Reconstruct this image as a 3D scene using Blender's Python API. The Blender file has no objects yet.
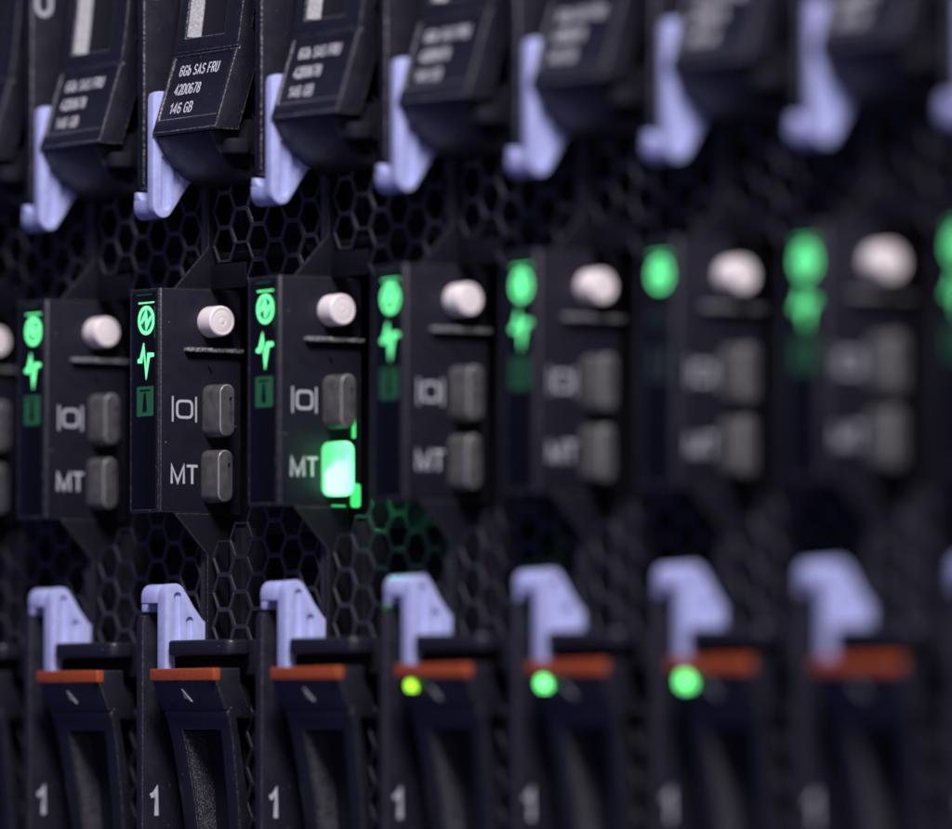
import bpy, bmesh, math, random
from mathutils import Vector, Matrix

random.seed(7)
S = bpy.context.scene
COL = S.collection
MM = 0.001

# ------------------------------------------------------------------ camera
cam_d = bpy.data.cameras.new("camera")
cam = bpy.data.objects.new("camera", cam_d)
COL.objects.link(cam)
cam.location = (0.80237, -0.53766, 0.0)
_th, _pi = math.radians(54.0), 0.04829
_fw = Vector((-math.sin(_th) * math.cos(_pi), math.cos(_th) * math.cos(_pi), math.sin(_pi)))
cam.rotation_euler = _fw.to_track_quat('-Z', 'Y').to_euler()
cam_d.sensor_width = 36.0
cam_d.lens = 7009.0 / 952.0 * 36.0
cam_d.clip_start = 0.02
cam_d.clip_end = 30.0
cam_d.dof.use_dof = True
cam_d.dof.focus_distance = 0.9590
cam_d.dof.aperture_fstop = 9.0
S.camera = cam

# ------------------------------------------------------------------ world and lamps
W = bpy.data.worlds.new("World")
S.world = W
W.use_nodes = True
bg = W.node_tree.nodes["Background"]
bg.inputs[0].default_value = (0.16, 0.165, 0.62, 1)
bg.inputs[1].default_value = 0.235


def area(name, loc, target, size, watts, colour):
    d = bpy.data.lights.new(name, 'AREA')
    d.shape = 'RECTANGLE'
    d.size, d.size_y = size
    d.energy = watts
    d.color = colour
    o = bpy.data.objects.new(name, d)
    COL.objects.link(o)
    o.location = loc
    o.rotation_euler = (Vector(target) - Vector(loc)).to_track_quat('-Z', 'Y').to_euler()
    return o


area("key_lamp", (0.62, -0.38, 0.72), (0.02, 0, 0.05), (0.24, 0.24), 13.0, (0.985, 0.95, 1.0))
area("side_lamp", (1.15, -0.22, 0.30), (0.02, 0, 0.05), (0.25, 0.35), 1.0, (0.88, 0.90, 1.0))
area("camera_side_lamp", (0.62, -0.78, 0.12), (0.02, 0, 0.05), (0.06, 0.06), 0.6, (1.0, 0.95, 0.96))

S.view_settings.view_transform = 'Standard'
S.view_settings.look = 'None'
S.view_settings.exposure = 0.0
S.view_settings.gamma = 1.0
S.cycles.use_denoising = True
S.cycles.max_bounces = 8
S.cycles.sample_clamp_indirect = 6.0


# ------------------------------------------------------------------ materials
def principled(name, base, rough, spec=0.5, **kw):
    m = bpy.data.materials.new(name)
    m.use_nodes = True
    b = m.node_tree.nodes["Principled BSDF"]
    b.inputs["Base Color"].default_value = (*base, 1)
    b.inputs["Roughness"].default_value = rough
    b.inputs["Specular IOR Level"].default_value = spec
    for k, v in kw.items():
        b.inputs[k].default_value = v
    return m


def grain(m, scale, strength, dist, base2=None, lo=0.45, hi=0.62, rough2=None, dust=0.0):
    """moulded texture: bump, patchy roughness and optional light specks of dust"""
    nt = m.node_tree
    b = nt.nodes["Principled BSDF"]
    tc = nt.nodes.new("ShaderNodeTexCoord")
    n = nt.nodes.new("ShaderNodeTexNoise")
    n.inputs["Scale"].default_value = scale
    n.inputs["Detail"].default_value = 3.0
    nt.links.new(tc.outputs["Object"], n.inputs["Vector"])
    bp = nt.nodes.new("ShaderNodeBump")
    bp.inputs["Strength"].default_value = strength
    bp.inputs["Distance"].default_value = dist
    nt.links.new(n.outputs["Fac"], bp.inputs["Height"])
    nt.links.new(bp.outputs["Normal"], b.inputs["Normal"])
    last = None
    if base2:
        r = nt.nodes.new("ShaderNodeMapRange")
        r.inputs["From Min"].default_value = lo
        r.inputs["From Max"].default_value = hi
        nt.links.new(n.outputs["Fac"], r.inputs["Value"])
        mx = nt.nodes.new("ShaderNodeMix")
        mx.data_type = 'RGBA'
        nt.links.new(r.outputs[0], mx.inputs["Factor"])
        mx.inputs[6].default_value = b.inputs["Base Color"].default_value
        mx.inputs[7].default_value = (*base2, 1)
        nt.links.new(mx.outputs[2], b.inputs["Base Color"])
        last = mx.outputs[2]
    if rough2 is not None:
        n2 = nt.nodes.new("ShaderNodeTexNoise")
        n2.inputs["Scale"].default_value = scale * 0.09
        n2.inputs["Detail"].default_value = 4.0
        nt.links.new(tc.outputs["Object"], n2.inputs["Vector"])
        r2 = nt.nodes.new("ShaderNodeMapRange")
        r2.inputs["From Min"].default_value = 0.35
        r2.inputs["From Max"].default_value = 0.65
        r2.inputs["To Min"].default_value = b.inputs["Roughness"].default_value
        r2.inputs["To Max"].default_value = rough2
        nt.links.new(n2.outputs["Fac"], r2.inputs["Value"])
        nt.links.new(r2.outputs[0], b.inputs["Roughness"])
    if dust > 0:
        v = nt.nodes.new("ShaderNodeTexVoronoi")
        v.inputs["Scale"].default_value = 420.0
        nt.links.new(tc.outputs["Object"], v.inputs["Vector"])
        lt = nt.nodes.new("ShaderNodeMath")
        lt.operation = 'LESS_THAN'
        lt.inputs[1].default_value = dust
        nt.links.new(v.outputs["Distance"], lt.inputs[0])
        mx = nt.nodes.new("ShaderNodeMix")
        mx.data_type = 'RGBA'
        nt.links.new(lt.outputs[0], mx.inputs["Factor"])
        if last:
            nt.links.new(last, mx.inputs[6])
        else:
            mx.inputs[6].default_value = b.inputs["Base Color"].default_value
        mx.inputs[7].default_value = (0.16, 0.15, 0.16, 1)
        nt.links.new(mx.outputs[2], b.inputs["Base Color"])
    return m


def glow(name, colour, strength):
    m = principled(name, (0.02, 0.08, 0.04), 0.4)
    b = m.node_tree.nodes["Principled BSDF"]
    b.inputs["Emission Color"].default_value = (*colour, 1)
    b.inputs["Emission Strength"].default_value = strength
    return m


M = {}
M['plastic'] = grain(principled("moulded_black_plastic", (0.0095, 0.0095, 0.017), 0.36, 0.42), 4200, 0.45, 5e-5,
                     base2=(0.016, 0.0155, 0.024), rough2=0.52, dust=0.045)
M['panel'] = grain(principled("panel_plastic", (0.0085, 0.0085, 0.016), 0.46, 0.30), 5200, 0.3, 3e-5,
                   base2=(0.012, 0.012, 0.020), rough2=0.58, dust=0.055)
M['rough'] = grain(principled("textured_grip", (0.012, 0.012, 0.016), 0.5), 5200, 0.9, 9e-5,
                   base2=(0.15, 0.14, 0.16), lo=0.46, hi=0.70)
M['dusty'] = grain(principled("dusty_ledge_plastic", (0.03, 0.03, 0.034), 0.5), 4200, 0.9, 9e-5,
                   base2=(0.45, 0.43, 0.45), lo=0.44, hi=0.66)
M['grip'] = grain(principled("grey_grip_insert", (0.34, 0.33, 0.34), 0.6), 3600, 0.6, 6e-5,
                  base2=(0.66, 0.64, 0.66), lo=0.40, hi=0.65)
M['grille'] = grain(principled("painted_grille_steel", (0.026, 0.024, 0.035), 0.42, 0.4), 2600, 0.35, 3e-5, rough2=0.6, dust=0.06)
M['flange'] = grain(principled("painted_flange_steel", (0.0055, 0.0055, 0.010), 0.5, 0.2), 2600, 0.3, 3e-5, rough2=0.6)
M['edge'] = grain(principled("highlight_plastic_edge", (0.02, 0.019, 0.024), 0.32, 0.6), 4600, 0.7, 6e-5,
                  base2=(0.34, 0.325, 0.34), lo=0.44, hi=0.66)  # edge glints painted as pale specks on the bevel faces
M['edge_faint'] = grain(principled("faint_highlight_edge", (0.018, 0.017, 0.022), 0.34, 0.5), 4600, 0.6, 6e-5,
                        base2=(0.10, 0.095, 0.10), lo=0.46, hi=0.68)  # dimmer edge highlights, painted into the bevel colour
M['dark'] = grain(principled("dark_interior", (0.009, 0.009, 0.015), 0.75, 0.2), 1500, 0.3, 4e-5)
M['steel'] = grain(principled("dull_interior_steel", (0.012, 0.0115, 0.018), 0.5, 0.3), 1400, 0.3, 4e-5, rough2=0.6)
M['lens'] = grain(principled("smoked_indicator_window", (0.004, 0.004, 0.006), 0.28, 0.22), 900, 0.05, 2e-5)
M['blue'] = grain(principled("lavender_blue_plastic", (0.375, 0.40, 0.69), 0.40, 0.4), 760, 0.10, 4e-5,
                  base2=(0.44, 0.465, 0.775), lo=0.36, hi=0.64, rough2=0.56)
M['orange'] = grain(principled("terracotta_plastic", (0.30, 0.054, 0.016), 0.45, 0.35), 2400, 0.2, 3e-5,
                    base2=(0.36, 0.070, 0.021), rough2=0.55)
M['white'] = grain(principled("white_button_plastic", (0.84, 0.755, 0.745), 0.4), 1800, 0.15, 3e-5)
M['grey'] = grain(principled("smoky_clear_button", (0.21, 0.20, 0.205), 0.22, 0.5), 700, 0.12, 3e-5,
                  base2=(0.33, 0.318, 0.322), lo=0.35, hi=0.65, rough2=0.38)
M['grey'].node_tree.nodes["Principled BSDF"].inputs["Transmission Weight"].default_value = 0.70
M['grey_rim'] = principled("button_rim_highlight", (0.26, 0.25, 0.258), 0.25)
M['print_dull'] = principled("dull_grey_print", (0.22, 0.22, 0.25), 0.5)
M['print'] = principled("pale_grey_print", (0.46, 0.46, 0.50), 0.6)
M['print_white'] = principled("white_arrow_highlight", (0.74, 0.72, 0.74), 0.6)
M['led'] = glow("green_led", (0.16, 1.0, 0.36), 1.85)
M['led_back'] = glow("green_led_backing", (0.03, 1.0, 0.28), 0.07)
M['led_dim'] = glow("green_window_reflection", (0.06, 1.0, 0.25), 0.035)
M['led_faint'] = glow("green_led_faint", (0.06, 1.0, 0.25), 0.018)
M['led_off'] = principled("unlit_indicator", (0.02, 0.035, 0.028), 0.5)
M['led_yellow'] = glow("yellow_green_led", (0.42, 1.0, 0.03), 2.2)
M['led_disc'] = glow("bright_green_led", (0.17, 1.0, 0.26), 3.6)
M['lit'] = glow("lit_green_button", (0.16, 1.0, 0.36), 0.95)
_b = M['lit'].node_tree.nodes["Principled BSDF"]
_b.inputs["Base Color"].default_value = (0.75, 1.0, 0.82, 1)
_b.inputs["Transmission Weight"].default_value = 1.0
_b.inputs["Roughness"].default_value = 0.75
_b.inputs["IOR"].default_value = 1.25
M['lit_core'] = glow("lit_button_core", (0.42, 1.0, 0.60), 1.7)
M['key_reflection'] = glow("green_key_reflection", (0.07, 1.0, 0.24), 0.9)  # emission that paints green reflections beside the lit key


# ------------------------------------------------------------------ mesh helpers (u right, d outward, z up, all in mm)
def V(u, d, z):
    return Vector((u * MM, -d * MM, z * MM))


def box(bm, u0, u1, d0, d1, z0, z1):
    vs = [bm.verts.new(V(u, d, z)) for u in (u0, u1) for d in (d0, d1) for z in (z0, z1)]
    for f in ((0, 1, 3, 2), (4, 6, 7, 5), (0, 4, 5, 1), (2, 3, 7, 6), (0, 2, 6, 4), (1, 5, 7, 3)):
        bm.faces.new([vs[i] for i in f])


def prism(bm, pts, a0, a1, axis):
    """closed outline extruded along axis: 'u' -> pts are (d,z); 'd' -> (u,z); 'z' -> (u,d)"""
    def mk(p, a):
        return V(a, *p) if axis == 'u' else V(p[0], a, p[1]) if axis == 'd' else V(p[0], p[1], a)
    lo = [bm.verts.new(mk(p, a0)) for p in pts]
    hi = [bm.verts.new(mk(p, a1)) for p in pts]
    n = len(pts)
    bm.faces.new(lo[::-1])
    bm.faces.new(hi)
    for i in range(n):
        j = (i + 1) % n
        bm.faces.new((lo[i], lo[j], hi[j], hi[i]))


def loft(bm, u0, u1, st):
    """st: list of (z, d_front, d_back)"""
    prism(bm, [(f, z) for z, f, b in st] + [(b, z) for z, f, b in reversed(st)], u0, u1, 'u')


def rrect(a0, a1, b0, b1, r, n=6):
    out = []
    for cx, cy, s in ((a1 - r, b1 - r, 0), (a0 + r, b1 - r, 90), (a0 + r, b0 + r, 180), (a1 - r, b0 + r, 270)):
        for i in range(n + 1):
            t = math.radians(s + 90 * i / n)
            out.append((cx + r * math.cos(t), cy + r * math.sin(t)))
    return out


def circle(cx, cy, r, n=40):
    return [(cx + r * math.cos(2 * math.pi * i / n), cy + r * math.sin(2 * math.pi * i / n)) for i in range(n)]


def ring(bm, cu, cz, ro, ri, d0, d1, n=40):
    vs = []
    for r in (ro, ri):
        for d in (d0, d1):
            vs.append([bm.verts.new(V(p[0], d, p[1])) for p in circle(cu, cz, r, n)])
    oo, o1, ii, i1 = vs
    for i in range(n):
        j = (i + 1) % n
        bm.faces.new((o1[i], o1[j], i1[j], i1[i]))
        bm.faces.new((oo[i], oo[j], o1[j], o1[i]))
        bm.faces.new((ii[j], ii[i], i1[i], i1[j]))


def stroke(bm, pts, w, d0, d1, plane='d'):
    """a thin raised line along (u,z) points; w is one width or a width per point"""
    ws = w if isinstance(w, (list, tuple)) else [w] * len(pts)
    L, R = [], []
    for i, p in enumerate(pts):
        a = Vector(pts[max(i - 1, 0)])
        b = Vector(pts[min(i + 1, len(pts) - 1)])
        q = Vector(p)
        d1_ = (q - a).normalized() if i > 0 else (b - q).normalized()
        d2_ = (b - q).normalized() if i < len(pts) - 1 else d1_
        t = (d1_ + d2_)
        t = t.normalized() if t.length > 0.2 else d1_
        nrm = Vector((-t.y, t.x))
        k = 1.0 / max(0.45, abs(nrm.dot(Vector((-d1_.y, d1_.x)))))
        L.append(q + nrm * ws[i] * 0.5 * k)
        R.append(q - nrm * ws[i] * 0.5 * k)
    prism(bm, [tuple(p) for p in L] + [tuple(p) for p in reversed(R)], d0, d1, plane)


def finish(bm):
    bmesh.ops.recalc_face_normals(bm, faces=bm.faces)
    return bm


def obj(name, bm, mat, parent=None, base=(0, 0, 0), bevel=0.0, seg=2, cuts=None, smooth=True, edge=None, rim=None):
    """one mesh object; base (u,d,z) is the thing's own origin; cuts are booleaned away, then edges rounded"""
    finish(bm)
    off = V(*base)
    if not cuts:
        bmesh.ops.translate(bm, verts=bm.verts, vec=-off)
    me = bpy.data.meshes.new(name)
    bm.to_mesh(me)
    bm.free()
    o = bpy.data.objects.new(name, me)
    COL.objects.link(o)
    tmp = []
    if cuts:
        for c in cuts:
            finish(c)
            cm = bpy.data.meshes.new("cut")
            c.to_mesh(cm)
            c.free()
            co = bpy.data.objects.new("cut", cm)
            COL.objects.link(co)
            tmp.append(co)
            md = o.modifiers.new("cut", 'BOOLEAN')
            md.operation = 'DIFFERENCE'
            md.solver = 'EXACT'
            md.object = co
    if bevel > 0:
        md = o.modifiers.new("round", 'BEVEL')
        md.width = bevel * MM
        md.segments = seg
        md.limit_method = 'ANGLE'
        md.angle_limit = math.radians(35)
        md.harden_normals = False
        if edge:
            md.material = 1
            me.materials.append(mat)
            me.materials.append(edge)
    if o.modifiers:
        dg = bpy.context.evaluated_depsgraph_get()
        dg.update()
        new = bpy.data.meshes.new_from_object(o.evaluated_get(dg))
        o.modifiers.clear()
        o.data = new
        bpy.data.meshes.remove(me)
        me = new
        me.name = name
        if cuts:
            me.transform(Matrix.Translation(-off))
    for t in tmp:
        m_ = t.data
        bpy.data.objects.remove(t)
        bpy.data.meshes.remove(m_)
    if smooth:
        for p in me.polygons:
            p.use_smooth = True
        me.set_sharp_from_angle(angle=math.radians(32))
    if edge:
        while len(me.materials) < 2:
            me.materials.append(mat)
        me.materials[0], me.materials[1] = mat, edge
    else:
        me.materials.clear()
        me.materials.append(mat)
    if rim:                                                  # highlight painted as a lighter ring where the side meets the cap
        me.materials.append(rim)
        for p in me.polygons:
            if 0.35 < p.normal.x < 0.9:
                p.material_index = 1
    if parent:
        o.parent = parent
    return o


def arcpts(cx, cy, rx, ry, a0, a1, n=7):
    return [(cx + rx * math.cos(math.radians(a0 + (a1 - a0) * i / n)), cy + ry * math.sin(math.radians(a0 + (a1 - a0) * i / n)))
            for i in range(n + 1)]


_loop = arcpts(.25, .72, .25, .28, 0, 180) + arcpts(.25, .28, .25, .28, 180, 360) + [(.5, .74)]
GLYPH = {   # strokes on a grid 1 high; the second value is the width
    '0': ([_loop], .5), '1': ([[(.02, .76), (.2, .84), (.3, 1.0), (.3, 0)]], .36),
    '2': ([arcpts(.25, .74, .24, .26, 170, -30) + [(.02, .06), (0, 0), (.5, 0)]], .5),
    '4': ([[(.4, 0), (.4, 1), (0, .28), (.54, .28)]], .54),
    '6': ([arcpts(.25, .76, .23, .24, 15, 180, 6) + [(0, .5)] + arcpts(.25, .29, .25, .29, 180, 540, 16)[0:]], .5),
    '7': ([[(0, 1), (.5, 1), (.36, .65), (.2, 0)]], .5),
    '8': ([arcpts(.25, .76, .22, .24, -90, 270, 14), arcpts(.25, .27, .25, .27, 90, 450, 14)], .5),
    'A': ([[(0, 0), (.27, 1), (.54, 0)], [(.1, .3), (.44, .3)]], .54),
    'B': ([[(0, -.06), (0, 1.06)], [(0, 1), (.25, 1)] + arcpts(.25, .77, .22, .23, 90, -90) + [(0, .54)],
           [(.25, .54)] + arcpts(.27, .27, .24, .27, 90, -90) + [(0, 0)]], .5),
    'b': ([[(0, -.02), (0, 1.05)], arcpts(.22, .33, .22, .33, 170, -170, 14)], .44),
    'D': ([[(0, -.06), (0, 1.06)], [(0, 1), (.2, 1)] + arcpts(.2, .7, .31, .3, 90, 0, 5) + arcpts(.2, .3, .31, .3, 0, -90, 5) + [(0, 0)]], .52),
    'F': ([[(0, 0), (0, 1.06)], [(0, 1), (.45, 1)], [(0, .54), (.38, .54)]], .45),
    'G': ([arcpts(.26, .72, .26, .28, 15, 180, 7) + arcpts(.26, .28, .26, .28, 180, 350, 7) + [(.52, .46), (.28, .46)]], .54),
    'R': ([[(0, 0), (0, 1.06)], [(0, 1), (.25, 1)] + arcpts(.25, .76, .23, .24, 90, -90) + [(0, .52)], [(.24, .52), (.5, 0)]], .5),
    'S': ([arcpts(.25, .755, .23, .245, 15, 240, 9) + arcpts(.25, .26, .25, .26, 60, -165, 9)], .5),
    'U': ([[(0, 1.06), (0, .3)] + arcpts(.25, .28, .25, .28, 180, 360, 9) + [(.5, 1.06)]], .5),
    'M': ([[(0, 0), (0, 1), (.36, .08), (.72, 1), (.72, 0)]], .72), 'T': ([[(-.02, 1), (.62, 1)], [(.3, 1), (.3, 0)]], .6),
    ' ': ([], .16),
}


def letters(bm, s, height, origin, right, up, width=None, w=0.15, gap=0.2, thick=0.03):
    """raised print in single strokes; origin is the lower left corner, right/up give the face it lies on"""
    Rv, U, O = Vector(right).normalized(), Vector(up).normalized(), Vector(origin)
    N = Rv.cross(U)
    total = sum(GLYPH[c][1] for c in s) + gap * (len(s) - 1)
    kx = (width / total) if width else height
    x = 0.0
    for c in s:
        strokes, gw = GLYPH[c]
        for q, st in enumerate(strokes):
            b2 = NB()
            ww = w * (1.0 if c in '17TMUF4A' else 0.95)
            stroke(b2, [((px + x) * kx, py * height) for px, py in st], ww * height, 0, 1, 'd')
            mp = {}
            for v in b2.verts:
                a, dd, z = v.co.x / MM, -v.co.y / MM, v.co.z / MM
                mp[v] = bm.verts.new((O + Rv * a + U * z + N * (thick + 0.004 * q if dd > 0.5 else -0.02)) * MM)
            for f in b2.faces:
                bm.faces.new([mp[v] for v in f.verts])
            b2.free()
        x += gw + gap


def empty(name, base):
    o = bpy.data.objects.new(name, None)
    o.empty_display_size = 0.01
    COL.objects.link(o)
    o.location = V(*base)
    return o


def tag(o, label, cat, group=None):
    o["label"] = label
    o["category"] = cat
    if group:
        o["group"] = group
    return o


def NB():
    return bmesh.new()


PITCH = 29.0
Z0, Z1 = -34.0, 131.0            # lower and upper end of a blade front
MIR = 96.85                      # the upper drive mirrors the lower one: z -> MIR - z

# ------------------------------------------------------------------ background of the rack
bm = NB()
box(bm, -150, 260, -62, -58, -60, 160)
o = obj("backdrop", bm, M['dark'], bevel=0)
o["kind"] = "structure"
bm = NB()
box(bm, -150, 260, -57.9, 7, Z1 + 0.8, Z1 + 14)
box(bm, -150, 260, -57.9, 7, Z0 - 14, Z0 - 0.8)
box(bm, -150, -92, -57.9, 6, Z0 - 0.7, Z1 + 0.7)
box(bm, 203, 260, -57.9, 6, Z0 - 0.7, Z1 + 0.7)
tag(obj("rack_chassis", bm, M['plastic'], bevel=0.8), "black chassis frame that holds the row of blade servers", "chassis")


# ------------------------------------------------------------------ one blade server (front at d=0, origin at its lower edge)
BB = (0, 0, Z0)
CW = PITCH / 7.0
CH = CW / 0.8660254
RO = CH / math.sqrt(3)


def hexpts(cu, cz, r):
    return [(cu + r * math.cos(math.radians(60 * i)), cz + r * math.sin(math.radians(60 * i))) for i in range(6)]


def grille_bm():
    bm = NB()
    hole = (CH / 2 - 0.31) / 0.8660254
    th = 0.3
    for i in range(6):
        cu = 3.26 + CW * i
        if i == 5:
            cu -= PITCH
        ph = 69.9 + (CH / 2 if (4 - i) % 2 else 0)
        for j in range(-24, 16):
            cz = ph + j * CH
            if not (Z0 + 3 < cz < Z1 - 3):
                continue
            if (i < 2 and 31.5 < cz < 69.6) or (i < 5 and 35.0 < cz < 61.0):
                continue                                    # cut-out beside the control panel
            if i in (0, 5) and (cz < 4 or cz > 93.5):
                continue                                    # behind the drives
            r = hole * random.uniform(0.985, 1.0)
            O0 = [bm.verts.new(V(p[0], 0, p[1])) for p in hexpts(cu, cz, RO - 0.004)]
            I0 = [bm.verts.new(V(p[0], 0, p[1])) for p in hexpts(cu, cz, r + 0.07)]
            I1 = [bm.verts.new(V(p[0], -0.07, p[1])) for p in hexpts(cu, cz, r)]
            I2 = [bm.verts.new(V(p[0], -th, p[1])) for p in hexpts(cu, cz, r)]
            O2 = [bm.verts.new(V(p[0], -th, p[1])) for p in hexpts(cu, cz, RO - 0.004)]
            for a in range(6):
                b = (a + 1) % 6
                bm.faces.new((O0[a], O0[b], I0[b], I0[a]))
                bm.faces.new((I0[a], I0[b], I1[b], I1[a]))
                bm.faces.new((I1[a], I1[b], I2[b], I2[a]))
                bm.faces.new((I2[a], I2[b], O2[b], O2[a]))
                bm.faces.new((O2[a], O2[b], O0[b], O0[a]))
    # solid border column left of the side flange, and plain strip above the cut-out
    box(bm, -2.3, -0.5, -1.0, 0.0, Z0 + 1, 32.5)
    box(bm, -2.3, -0.5, -1.0, 0.0, 64.5, Z1 - 1)
    return bm


def polybtn(bm, d0, d1, z0, z1, u0, u1, r, tip=0.45):
    """rounded push button standing off the side panel along u, with a domed edge"""
    steps = [(u0, 0.0), (u1 - tip, 0.04), (u1 - tip * 0.35, 0.12), (u1 - tip * 0.08, 0.24), (u1, 0.40)]
    rows = []
    for u, ins in steps:
        rows.append([bm.verts.new(V(u, d, z)) for d, z in rrect(d0 + ins, d1 - ins, z0 + ins, z1 - ins, max(r - ins * 0.8, 0.15), 5)])
    for a, b in zip(rows, rows[1:]):
        n = len(a)
        for i in range(n):
            j = (i + 1) % n
            bm.faces.new((a[i], a[j], b[j], b[i]))
    bm.faces.new(rows[-1])
    bm.faces.new(rows[0][::-1])


def disc_stack(bm, cd, cz, prof, n=48):
    """turned part on the side panel, axis along u; prof is a list of (u, radius)"""
    rows = []
    for u, r in prof:
        rows.append([bm.verts.new(V(u, d, z)) for d, z in circle(cd, cz, r, n)])
    for a, b in zip(rows, rows[1:]):
        for i in range(n):
            j = (i + 1) % n
            bm.faces.new((a[i], a[j], b[j], b[i]))
    bm.faces.new(rows[-1])
    bm.faces.new(rows[0][::-1])


SIDE_R, SIDE_U = (0, 1, 0), (0, 0, 1)      # reading direction of print on the right-hand faces


def make_blade():
    root = empty("blade_server", BB)
    K = dict(parent=root, base=BB)
    obj("vent_grille", grille_bm(), M['grille'], smooth=False, **K)
    # side flanges, each with a gusset towards the control panel
    bm = NB()
    prism(bm, [(5.9, 63.9), (0.4, 69.6), (0.4, 89.0), (-3.0, 89.0), (-3.0, 63.9)], -0.62, 0.0, 'u')
    obj("side_flange", bm, M['flange'], bevel=0.1, edge=M['edge_faint'], **K)
    bm = NB()
    prism(bm, [(5.9, 32.95), (-3.0, 32.95), (-3.0, 7.0), (0.4, 7.0), (0.4, 27.3)], -0.62, 0.0, 'u')
    obj("side_flange", bm, M['flange'], bevel=0.1, edge=M['edge_faint'], **K)
    bm = NB()
    box(bm, 0.05, 8.5, -0.4, -0.015, 63.9, 67.3)
    obj("cutout_trim", bm, M['flange'], bevel=0.1, **K)
    # dull steel seen through the holes
    for z0, z1 in ((Z0 + 2, 31), (68, Z1 - 2)):
        bm = NB()
        box(bm, 0.6, 2.6, -9.0, -3.6, z0, z1)
        box(bm, 1.0, 1.6, -3.7, -2.6, z0 + 2, z1 - 2)
        obj("inner_bracket", bm, M['steel'], bevel=0.15, **K)
    bm = NB()
    box(bm, -7.9, 20.6, -57, -12, Z0 + 1.0, Z1 - 1.0)
    obj("server_case", bm, M['dark'], **K)
    bm = NB()
    box(bm, 0.3, 21.0, -7.5, -6.0, 30.0, 70.0)
    box(bm, 0.3, 21.0, -6.0, -1.2, 68.0, 69.0)
    obj("recess_wall", bm, M['dark'], bevel=0.2, **K)

    # control panel: a block whose narrow front carries the indicators and whose right face carries the buttons
    bm = NB()
    zt, zb, D = 63.85, 33.0, 8.4
    prism(bm, [(-7.45, -5.0), (0, -5.0), (0, D - 0.3), (-0.3, D), (-7.45, D)], zb, zt, 'z')
    cut = NB()
    box(cut, -7.05, -0.95, D - 0.35, D + 1, zb + 0.5, zt - 0.55)
    cp = obj("control_panel", bm, M['panel'], bevel=0.12, cuts=[cut], edge=M['edge_faint'], **K)
    KC = dict(parent=cp, base=BB)
    bm = NB()
    box(bm, -7.0, -1.0, D - 0.5, D + 0.03, zb + 0.6, zt - 0.62)
    obj("indicator_window", bm, M['lens'], bevel=0.12, **KC)
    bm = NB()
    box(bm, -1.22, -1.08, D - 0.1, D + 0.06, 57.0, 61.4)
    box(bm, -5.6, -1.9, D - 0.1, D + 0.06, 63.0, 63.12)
    obj("window_edge_reflection", bm, M['led_dim'], **KC)  # green reflections at the window rim, painted with dim emission
    d0, d1 = D + 0.02, D + 0.10
    # power indicator
    bm = NB()
    cu, cz = -3.2, 59.5
    ring(bm, cu, cz, 2.0, 1.52, d0, d1)
    stroke(bm, [(cu - 1.25, cz - 0.35), (cu - 0.15, cz + 0.95), (cu + 0.12, cz - 0.75), (cu + 1.25, cz + 0.5)],
           [0.35, 0.62, 0.62, 0.35], d0, d1)
    stroke(bm, [(cu - 1.9, cz + 2.42), (cu + 1.9, cz + 2.42)], 0.16, d0, d1)
    obj("power_light", bm, M['led'], smooth=False, **KC)
    bm = NB()
    prism(bm, circle(cu, cz, 1.55), d0, d0 + 0.03, 'd')
    obj("power_light_backing", bm, M['led_back'], smooth=False, **KC)
    # activity indicator
    bm = NB()
    px, pz = -3.35, 53.95
    stroke(bm, [(px - 1.9, pz - 0.0), (px - 1.15, pz), (px - 0.5, pz + 2.0), (px + 0.15, pz - 2.05), (px + 0.75, pz + 0.75), (px + 2.0, pz + 0.75)],
           [0.5, 0.62, 0.42, 0.5, 0.62, 0.5], d0, d1)
    obj("activity_light", bm, M['led'], smooth=False, **KC)
    # dim third indicator with a dark mark
    bm = NB()
    prism(bm, rrect(-5.45, -1.45, 46.3, 50.4, 0.15, 2), d0, d1, 'd')
    obj("location_light", bm, M['led_dim'], smooth=False, **KC)
    bm = NB()
    stroke(bm, [(-3.45, 49.5), (-3.45, 46.9)], [0.5, 1.1], d1 + 0.01, d1 + 0.05)
    stroke(bm, [(-4.7, 49.85), (-2.2, 49.85)], 0.22, d1 + 0.01, d1 + 0.05)
    obj("location_light_mark", bm, M['lens'], smooth=False, **KC)

    # right face: button, ledge, two clear buttons and their print
    bm = NB()
    disc_stack(bm, 0.0, 59.4, [(-0.3, 2.15), (2.55, 2.15), (2.85, 2.08), (3.0, 1.9), (3.0, 1.66), (2.93, 1.6), (2.97, 1.45),
                               (2.97, 0.62), (2.92, 0.55), (2.98, 0.42)])
    obj("power_button", bm, M['white'], **KC)
    bm = NB()
    box(bm, -0.2, 1.15, -4.9, 4.4, 55.15, 55.75)
    obj("panel_ledge", bm, M['dusty'], bevel=0.15, **KC)
    bm = NB()
    polybtn(bm, -1.42, 1.25, 43.4, 50.75, -0.3, 4.2, 1.25)
    c = NB()
    box(c, 3.6, 4.6, -0.86, -0.36, 45.3, 48.9)
    obj("screen_button", bm, M['grey'], cuts=[c], rim=M['grey_rim'], **KC)
    bm = NB()
    polybtn(bm, -1.2, 1.45, 34.35, 41.7, -0.3, 4.1, 1.25)
    c = NB()
    box(c, 3.5, 4.6, -0.68, -0.18, 36.2, 39.8)
    obj("media_button", bm, M['grey'], cuts=[c], rim=M['grey_rim'], **KC)
    bm = NB()
    for dd in (6.2, 2.35):
        box(bm, -0.02, 0.03, dd - 0.13, dd + 0.13, 45.5, 49.0)
    oc = rrect(2.85, 5.65, 45.95, 48.55, 0.75, 4)
    ic = rrect(3.2, 5.3, 46.3, 48.2, 0.5, 4)
    n = len(oc)
    a = [bm.verts.new(V(0.03, *p)) for p in oc]
    b = [bm.verts.new(V(0.03, *p)) for p in ic]
    a2 = [bm.verts.new(V(-0.02, *p)) for p in oc]
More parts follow.
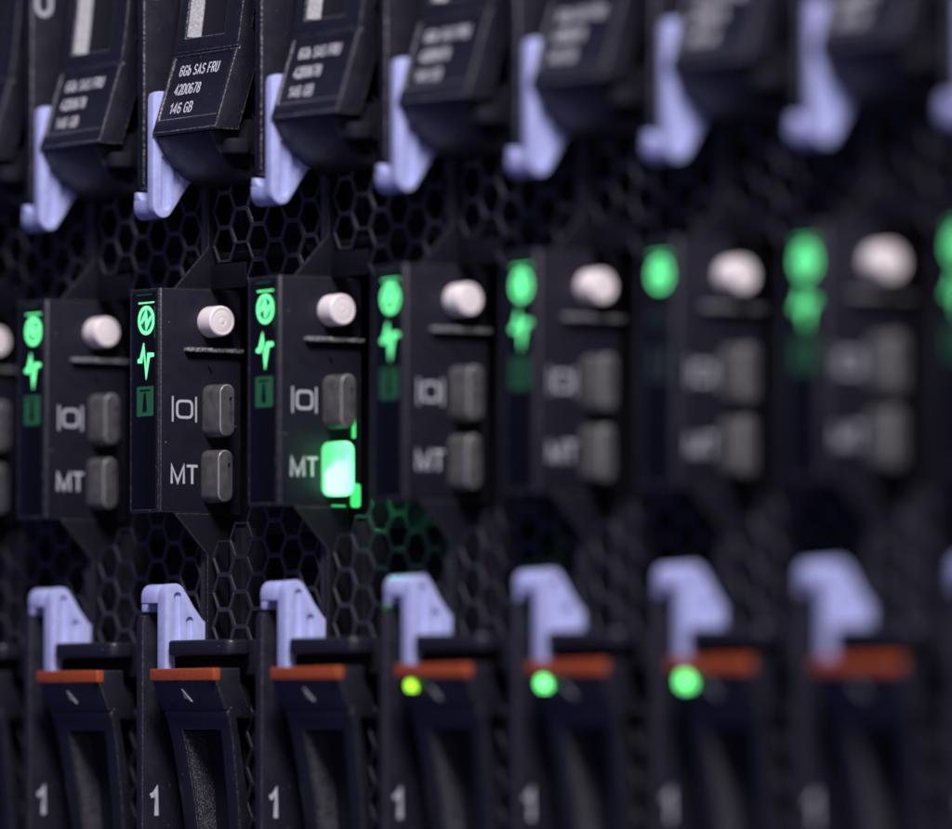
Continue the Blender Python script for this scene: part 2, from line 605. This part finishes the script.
    for i in range(n):
        j = (i + 1) % n
        bm.faces.new((a[i], a[j], b[j], b[i]))
        bm.faces.new((a2[i], a2[j], a[j], a[i]))
    letters(bm, "MT", 2.45, (0.0, -6.35, 37.0), SIDE_R, SIDE_U, width=4.2, w=0.15)
    obj("lettering", bm, M['print'], smooth=False, **KC)
    # small tab under the ledge
    bm = NB()
    stroke(bm, [(0.4, 53.5), (0.0, 52.8)], 0.25, -0.1, 0.5, 'u')
    obj("ledge_tab", bm, M['plastic'], bevel=0.05, **KC)
    return root


# ------------------------------------------------------------------ a drive; w runs from the drive's inner end, z = w (lower) or MIR - w (upper)
def latch_outline(ds, end):
    pts = [(5.9, end), (6.6, end + 0.35), (6.8, end + 1.1)]
    nose = [(5.15 - 1.65 * math.cos(math.radians(a)), 21.55 + 1.75 * math.sin(math.radians(a))) for a in range(180, 24, -19)]
    pts = pts[:3] + nose + [(2.9, 21.3), (2.2, 20.2), (1.5, 19.35), (0.75, 18.4), (-0.3, 17.6)] + ([(0.2, end + 3.0), (2.0, end)] if end < 7 else [(-0.3, 14.6), (5.2, 14.4), (5.2, end)])
    return [(d + ds if d > 0.3 else d, z) for d, z in pts]


def make_drive(upper):
    zz = (lambda w: MIR - w) if upper else (lambda w: w)
    W0 = -34.0
    base = (0, 0, zz(W0))

    def zs(a, b):
        a, b = zz(a), zz(b)
        return (min(a, b), max(a, b))

    def bx(bm, u0, u1, d0, d1, w0, w1):
        box(bm, u0, u1, d0, d1, *zs(w0, w1))
    root = empty("hard_drive", base)
    K = dict(parent=root, base=base)
    # carrier body
    bm = NB()
    bx(bm, -6.2, 4.4, -50, 0.35, W0, 10.5)
    bx(bm, -6.0, 12.8, -50, -1.2, W0 + 0.5, 10)
    obj("drive_body", bm, M['dark'], bevel=0.3, **K)
    # rail on the left, its right face printed with the bay number
    bm = NB()
    rail = [(6.85, W0), (6.85, 18.0), (6.5, 18.9), (5.8, 19.3), (-4, 19.3), (-4, W0)]
    prism(bm, [(d, zz(w)) for d, w in rail], -7.9, -6.4, 'u')
    r = obj("carrier_rail", bm, M['plastic'], bevel=0.16 if upper else 0.13, seg=2, edge=M['edge'] if upper else M['edge_faint'], **K)
    bm = NB()
    if upper:
        letters(bm, "0", 4.3, (-6.4, -6.0, 104.7), SIDE_R, SIDE_U, width=2.3, w=0.16)
    else:
        letters(bm, "1", 3.55, (-6.4, -5.55, -8.6), SIDE_R, SIDE_U, width=1.25, w=0.19)
    obj("bay_number", bm, M['print'], parent=r, base=base, smooth=False)
    # handle
    tip = 12.1 if upper else 11.5
    if upper:
        st = [(0, 8.9), (0.35, 9.05), (1.8, 8.55), (11.2, 5.5), (14, 5.0), (18.4, 4.4), (26, 3.7), (36, 3.2), (44, 3.0)]
        h0, h1, hu = 13.5, 34.0, (1.2, 10.8)
    else:
        st = [(0, 8.75), (1.8, 8.75), (5.4, 7.2), (6.8, 6.4), (10, 5.5), (13.9, 4.75), (18, 3.95), (22.3, 3.3), (30, 2.5), (44, 2.2)]
        h0, h1, hu = 8.3, 34.0, (2.2, 12.0)
    U0, U1 = -1.0, 14.6

    def dz(t):
        for (a, da), (b, db) in zip(st, st[1:]):
            if a <= t <= b:
                return da + (db - da) * (t - a) / (b - a)
        return st[-1][1]
    bm = NB()
    loft(bm, U0, U1, [(zz(tip - t), d, max(d - (3.9 if t < (12 if upper else 5.9) else (2.0 if upper else 1.2)), 0.2)) for t, d in st])
    cuts = []
    c = NB()
    bx(c, hu[0], hu[1], -8, 14, tip - h0, tip - h1)
    cuts.append(c)
    c = NB()
    g = 11.35 if upper else 5.75
    bx(c, U0 - 1, U1 + 1, dz(g) - 0.45, 14, tip - g + 0.16, tip - g - 0.16)
    cuts.append(c)
    if upper:
        c = NB()
        q = [(2.1, dz(2.1)), (11.0, dz(11.0))]
        loft(c, U0 + 0.55, U1 - 0.75, [(zz(tip - t), d + 2, d - 0.22) for t, d in q])
        cuts.append(c)
    h = obj("handle", bm, M['plastic'], bevel=0.17, seg=2, cuts=cuts, edge=M['edge'] if upper else M['edge_faint'], **K)
    KH = dict(parent=h, base=base)
    if not upper:                                            # the grip narrows towards its far end
        for v in h.data.vertices:
            if v.co.x > 10.5 * MM:
                t = tip - (v.co.z / MM + W0)
                v.co.x -= 2.5 * MM * min(max((t - 4) / 20, 0), 1)
    bm = NB()
    loft(bm, hu[0] - 0.1, hu[1] - (0.1 if upper else 2.2), [(zz(tip - t), max(dz(t) - (2.5 if upper else 3.5), 0.4), max(dz(t) - 3.8, 0.1)) for t in (h0 - 0.2, h0 + 4, h0 + 8, h0 + 13, h1)])
    obj("grip_floor", bm, M['dark'], **KH)
    # textured lining on the left wall of the finger hole
    bm = NB()
    ts = [h0 + 0.25 + i * (h1 - h0 - 0.5) / 12 for i in range(13)]
    loft(bm, hu[0] - 0.02, hu[0] + 0.16, [(zz(tip - t), dz(t) - 0.3, max(dz(t) - 3.7, 0.3)) for t in ts])
    obj("grip_lining", bm, M['grip'] if upper else M['rough'], **KH)
    if upper:
        bm = NB()
        slope = (dz(1.8) - dz(11.2)) / 9.4
        up = (0, slope, 1)
        for s, t, w, hh in (("6Gb SAS FRU", 8.2, 9.4, 1.45), ("42D0678", 5.55, 6.1, 1.45), ("146 GB", 2.9, 5.4, 1.45)):
            letters(bm, s, hh, (1.55, -(dz(t) - 0.22), zz(tip - t)), (1, 0, 0), up, width=w, w=0.115, gap=0.27)
        obj("label_text", bm, M['print_white'], smooth=False, **KH)
    else:
        bm = NB()
        bx(bm, U0 - 0.05, U1 + 0.05, 8.0, 9.25, tip + 0.02, tip - 1.72)
        obj("touch_strip", bm, M['orange'], bevel=0.22, seg=3, **KH)
        # small raised arrow moulding on the block
        bm = NB()
        za, zb_ = tip - 2.75, tip - 4.5
        da, db = dz(2.75), dz(4.5)
        p = [V(5.6, da + 0.02, za), V(5.4, db + 0.02, zb_), V(7.2, db + 0.02, zb_), V(6.5, (da + db) / 2 + 0.55, (za + zb_) / 2 - 0.4)]
        vs = [bm.verts.new(x) for x in p]
        for f in ((0, 1, 3), (1, 2, 3), (2, 0, 3), (0, 2, 1)):
            bm.faces.new([vs[i] for i in f])
        obj("arrow_mark", bm, M['plastic'], smooth=False, **KH)
        bm = NB()
        e = [V(5.65, da + 0.16, za - 0.05), V(5.8, da + 0.16, za - 0.02), V(7.2, db + 0.16, zb_), V(6.7, db + 0.16, zb_)]
        lo_v = [bm.verts.new(x + V(0, -0.2, 0)) for x in e]
        hi_v = [bm.verts.new(x) for x in e]
        bm.faces.new(hi_v)
        bm.faces.new(lo_v[::-1])
        for i in range(4):
            bm.faces.new((lo_v[i], lo_v[(i + 1) % 4], hi_v[(i + 1) % 4], hi_v[i]))
        obj("arrow_highlight", bm, M['print_white'], smooth=False, **KH)  # lit facet of the arrow, painted as a white sliver
    bm = NB()
    bx(bm, -0.6, 10.5, 0.25, dz(7) - 1.6, tip - 0.4, tip - (10.5 if upper else 6.8))
    obj("handle_hinge", bm, M['dark'], bevel=0.2, **K)
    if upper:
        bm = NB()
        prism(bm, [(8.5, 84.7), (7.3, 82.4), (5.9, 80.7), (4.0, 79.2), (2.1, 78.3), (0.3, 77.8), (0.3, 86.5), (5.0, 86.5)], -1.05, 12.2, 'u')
        obj("latch_shade_wedge", bm, M['plastic'], bevel=0.3, seg=3, **K)  # black wedge added for the block's shadow on the latch
    # release latch
    ds = 1.9 if upper else 0.0
    FR = -1.1 if upper else -0.8
    bm = NB()
    prism(bm, [(d, zz(w)) for d, w in latch_outline(ds, 5.8 if upper else 8.6)], -2.7, FR, 'u')
    cuts = []
    for d_, wt in ((4.75, 22.1), (2.75, 18.75)):
        c = NB()
        pr = [(d_ + ds + 0.62, 14.8), (d_ + ds + 0.62, wt - 0.6)]
        for i in range(1, 8):
            t = math.radians(180 * i / 8)
            pr.append((d_ + ds + 0.62 * math.cos(t), wt - 0.6 + 0.6 * math.sin(t)))
        pr += [(d_ + ds - 0.62, wt - 0.6), (d_ + ds - 0.62, 14.8)]
        prism(c, [(d, zz(w)) for d, w in pr], FR - 0.42, 0.5, 'u')
        cuts.append(c)
    lt = obj("release_latch", bm, M['blue'], bevel=0.18, seg=3, cuts=cuts, **K)
    bm = NB()
    cap = []
    for i in range(9):
        t = math.radians(180 - 180 * i / 8)
        cap.append((5.3 + ds - 1.48 * math.cos(t), 21.6 + 1.62 * math.sin(t)))
    cap += [(3.82 + ds, 20.55), (6.78 + ds, 20.55)]
    fb = 1.1 if upper else 0.0                              # the upper cap sits a little further back
    prism(bm, [(d - fb, zz(w)) for d, w in cap], -6.9 - 0.8 * fb, -2.72, 'u')
    # little hook leg at the free end
    prism(bm, [(u - 0.8 * fb, zz(w)) for u, w in ((-6.9, 20.52), (-5.2, 20.52), (-5.7, 19.95), (-6.0, 19.4), (-6.9, 19.4))], 4.2 + ds - fb, 6.7 + ds - fb, 'd')
    obj("latch_cap", bm, M['blue'], bevel=0.14, seg=3, parent=lt, base=base)
    # rounded pivot bar beside the latch
    bm = NB()
    a, b = zs(13.2, 15.45)
    prism(bm, rrect(-0.75, 14.7, 2.6, 7.0 if not upper else 6.5, 1.6, 6), a, b, 'z')
    obj("pivot_bar", bm, M['dark'] if upper else M['plastic'], bevel=0.45, seg=3, **K)
    bm = NB()
    bx(bm, -0.6, 14.0, -0.2, 2.2, 15.4, 10.6)
    obj("pivot_bracket", bm, M['dark'], bevel=0.15, **K)
    return root


def kids(o):
    return [c for c in bpy.data.objects if c.parent == o]


def copy_tree(o, parent=None):
    c = o.copy()
    COL.objects.link(c)
    if parent:
        c.parent = parent
    for ch in kids(o):
        copy_tree(ch, c)
    return c


blade0 = make_blade()
upper0 = make_drive(True)
lower0 = make_drive(False)

BL = {
    0: "blade server cut off by the left picture edge, only its buttons and grille showing",
    1: "leftmost complete blade server, softly blurred control panel with lit power and pulse icons",
    2: "blade server in sharp focus, crisp power and pulse icons and unlit MT button",
    3: "blade server whose MT button glows bright green",
    4: "slightly blurred blade server just right of the one with the glowing MT button",
    5: "blurred blade server above the left one of the two drives with pure green lights",
    6: "blurred blade server with a single round green light on its control panel",
    7: "strongly blurred blade server right of the one with only a single green light",
    8: "blade server at the right picture edge with green lights half cut off",
}
UL = {
    0: "upper drive at the left picture edge, mostly cut off, its label outside the photo",
    1: "upper drive with blurred label left of the one whose label is readable",
    2: "upper drive with sharp readable label reading 146 GB",
    3: "upper drive with slightly blurred label right of the sharp readable one",
    4: "upper drive above the blade right of the glowing MT button, label blurred to stripes",
    5: "upper drive with fuzzy label, above the blurred panel with two lit lights",
    6: "upper drive with fuzzy blue latch, above the panel with a single round green light",
    7: "strongly blurred upper drive, last on the right with its whole blue latch showing",
    8: "upper drive at the right picture edge, only its left side showing",
}
LL = {
    0: "lower drive at the left picture edge, mostly cut off, its right side showing",
    1: "lower drive with unlit front, softly blurred, leftmost whole orange strip",
    2: "lower drive in sharp focus with crisp orange strip, blue latch and number 1",
    3: "lower drive below the blade with glowing MT button, orange strip and no light",
    4: "lower drive with a small yellow green light under its orange strip",
    5: "lower drive with round green light, left one of the two with pure green lights",
    6: "lower drive with round green light, right one of the two with pure green lights",
    7: "strongly blurred lower drive without a light, right of the green lit ones",
    8: "lower drive at the right picture edge, only a sliver of blue latch showing",
}


def swap(o, mat):
    o.data = o.data.copy()
    o.data.materials.clear()
    o.data.materials.append(mat)


def find(root, name):
    st = [root]
    while st:
        x = st.pop()
        if x.name.split('.')[0] == name:
            return x
        st += kids(x)


trees = {}
for k in (2, 0, 1, 3, 4, 5, 6, 7, 8):
    first = k == 2
    b = blade0 if first else copy_tree(blade0)
    u = upper0 if first else copy_tree(upper0)
    l = lower0 if first else copy_tree(lower0)
    trees[k] = (b, u, l)
rj = random.Random(3)
for k, (b, u, l) in trees.items():
    x = PITCH * (k - 2) * MM
    for o in (b, u, l):
        j = 0 if k == 2 else 1
        o.location.x = x + j * rj.uniform(-0.12, 0.12) * MM
        o.location.z += j * rj.uniform(-0.12, 0.12) * MM
        if o is not b:
            o.rotation_euler = (j * rj.uniform(-0.2, 0.2) * math.pi / 180, j * rj.uniform(-0.15, 0.15) * math.pi / 180, 0)
    tag(b, BL[k], "blade server", "blade servers in a row in the rack")
    tag(u, UL[k], "hard drive", "upper hot swap drives with printed labels")
    tag(l, LL[k], "hard drive", "lower hot swap drives with orange strips")

# ------------------------------------------------------------------ what differs from blade to blade
for k in (0, 4, 5, 7, 8):
    swap(find(trees[k][0], "location_light"), M['led_faint'])
for k in (6,):
    for n in ("activity_light", "location_light"):
        swap(find(trees[k][0], n), M['led_off'])
b3 = trees[3][0]
mb = find(b3, "media_button")
swap(mb, M['lit'])
mb["label"] = "glowing green button"
cp3 = mb.parent
bm = NB()
prism(bm, [(-1.0, 34.7), (1.25, 34.7), (1.25, 37.6), (-1.0, 39.2)], 0.3, 2.2, 'u')
obj("button_lamp", bm, M['lit_core'], parent=cp3, base=BB, bevel=0.3)
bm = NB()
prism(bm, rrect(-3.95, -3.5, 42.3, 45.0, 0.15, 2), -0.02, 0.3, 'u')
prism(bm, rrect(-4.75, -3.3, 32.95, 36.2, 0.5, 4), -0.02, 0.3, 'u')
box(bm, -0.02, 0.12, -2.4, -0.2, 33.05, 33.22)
obj("key_reflections", bm, M['key_reflection'], parent=cp3, base=BB)  # reflections of the lit key, painted as glowing pieces

ld = bpy.data.lights.new("added_spill_spot", 'SPOT')          # unseen spot added for green spill to the key's lower right
ld.energy = 0.008
ld.color = (0.10, 1.0, 0.30)
ld.shadow_soft_size = 0.0006
ld.spot_size = math.radians(80)
ld.spot_blend = 0.9
lo_ = bpy.data.objects.new("added_spill_spot", ld)
COL.objects.link(lo_)
lo_.location = V(4.9, 1.3, 35.4 - Z0)
lo_.rotation_euler = V(7.5, -1.6, -7.0).to_track_quat('-Z', 'Y').to_euler()
lo_.parent = cp3

for k, mat, r in ((4, 'led_yellow', 0.75), (5, 'led_disc', 0.85), (6, 'led_disc', 0.95)):
    lo = trees[k][2]
    h = find(lo, "handle")
    bm = NB()
    prism(bm, circle(1.9, 8.75, r, 24), 8.0, 9.0, 'd')
    o = obj("drive_light", bm, M[mat], parent=h, base=(0, 0, -34.0))
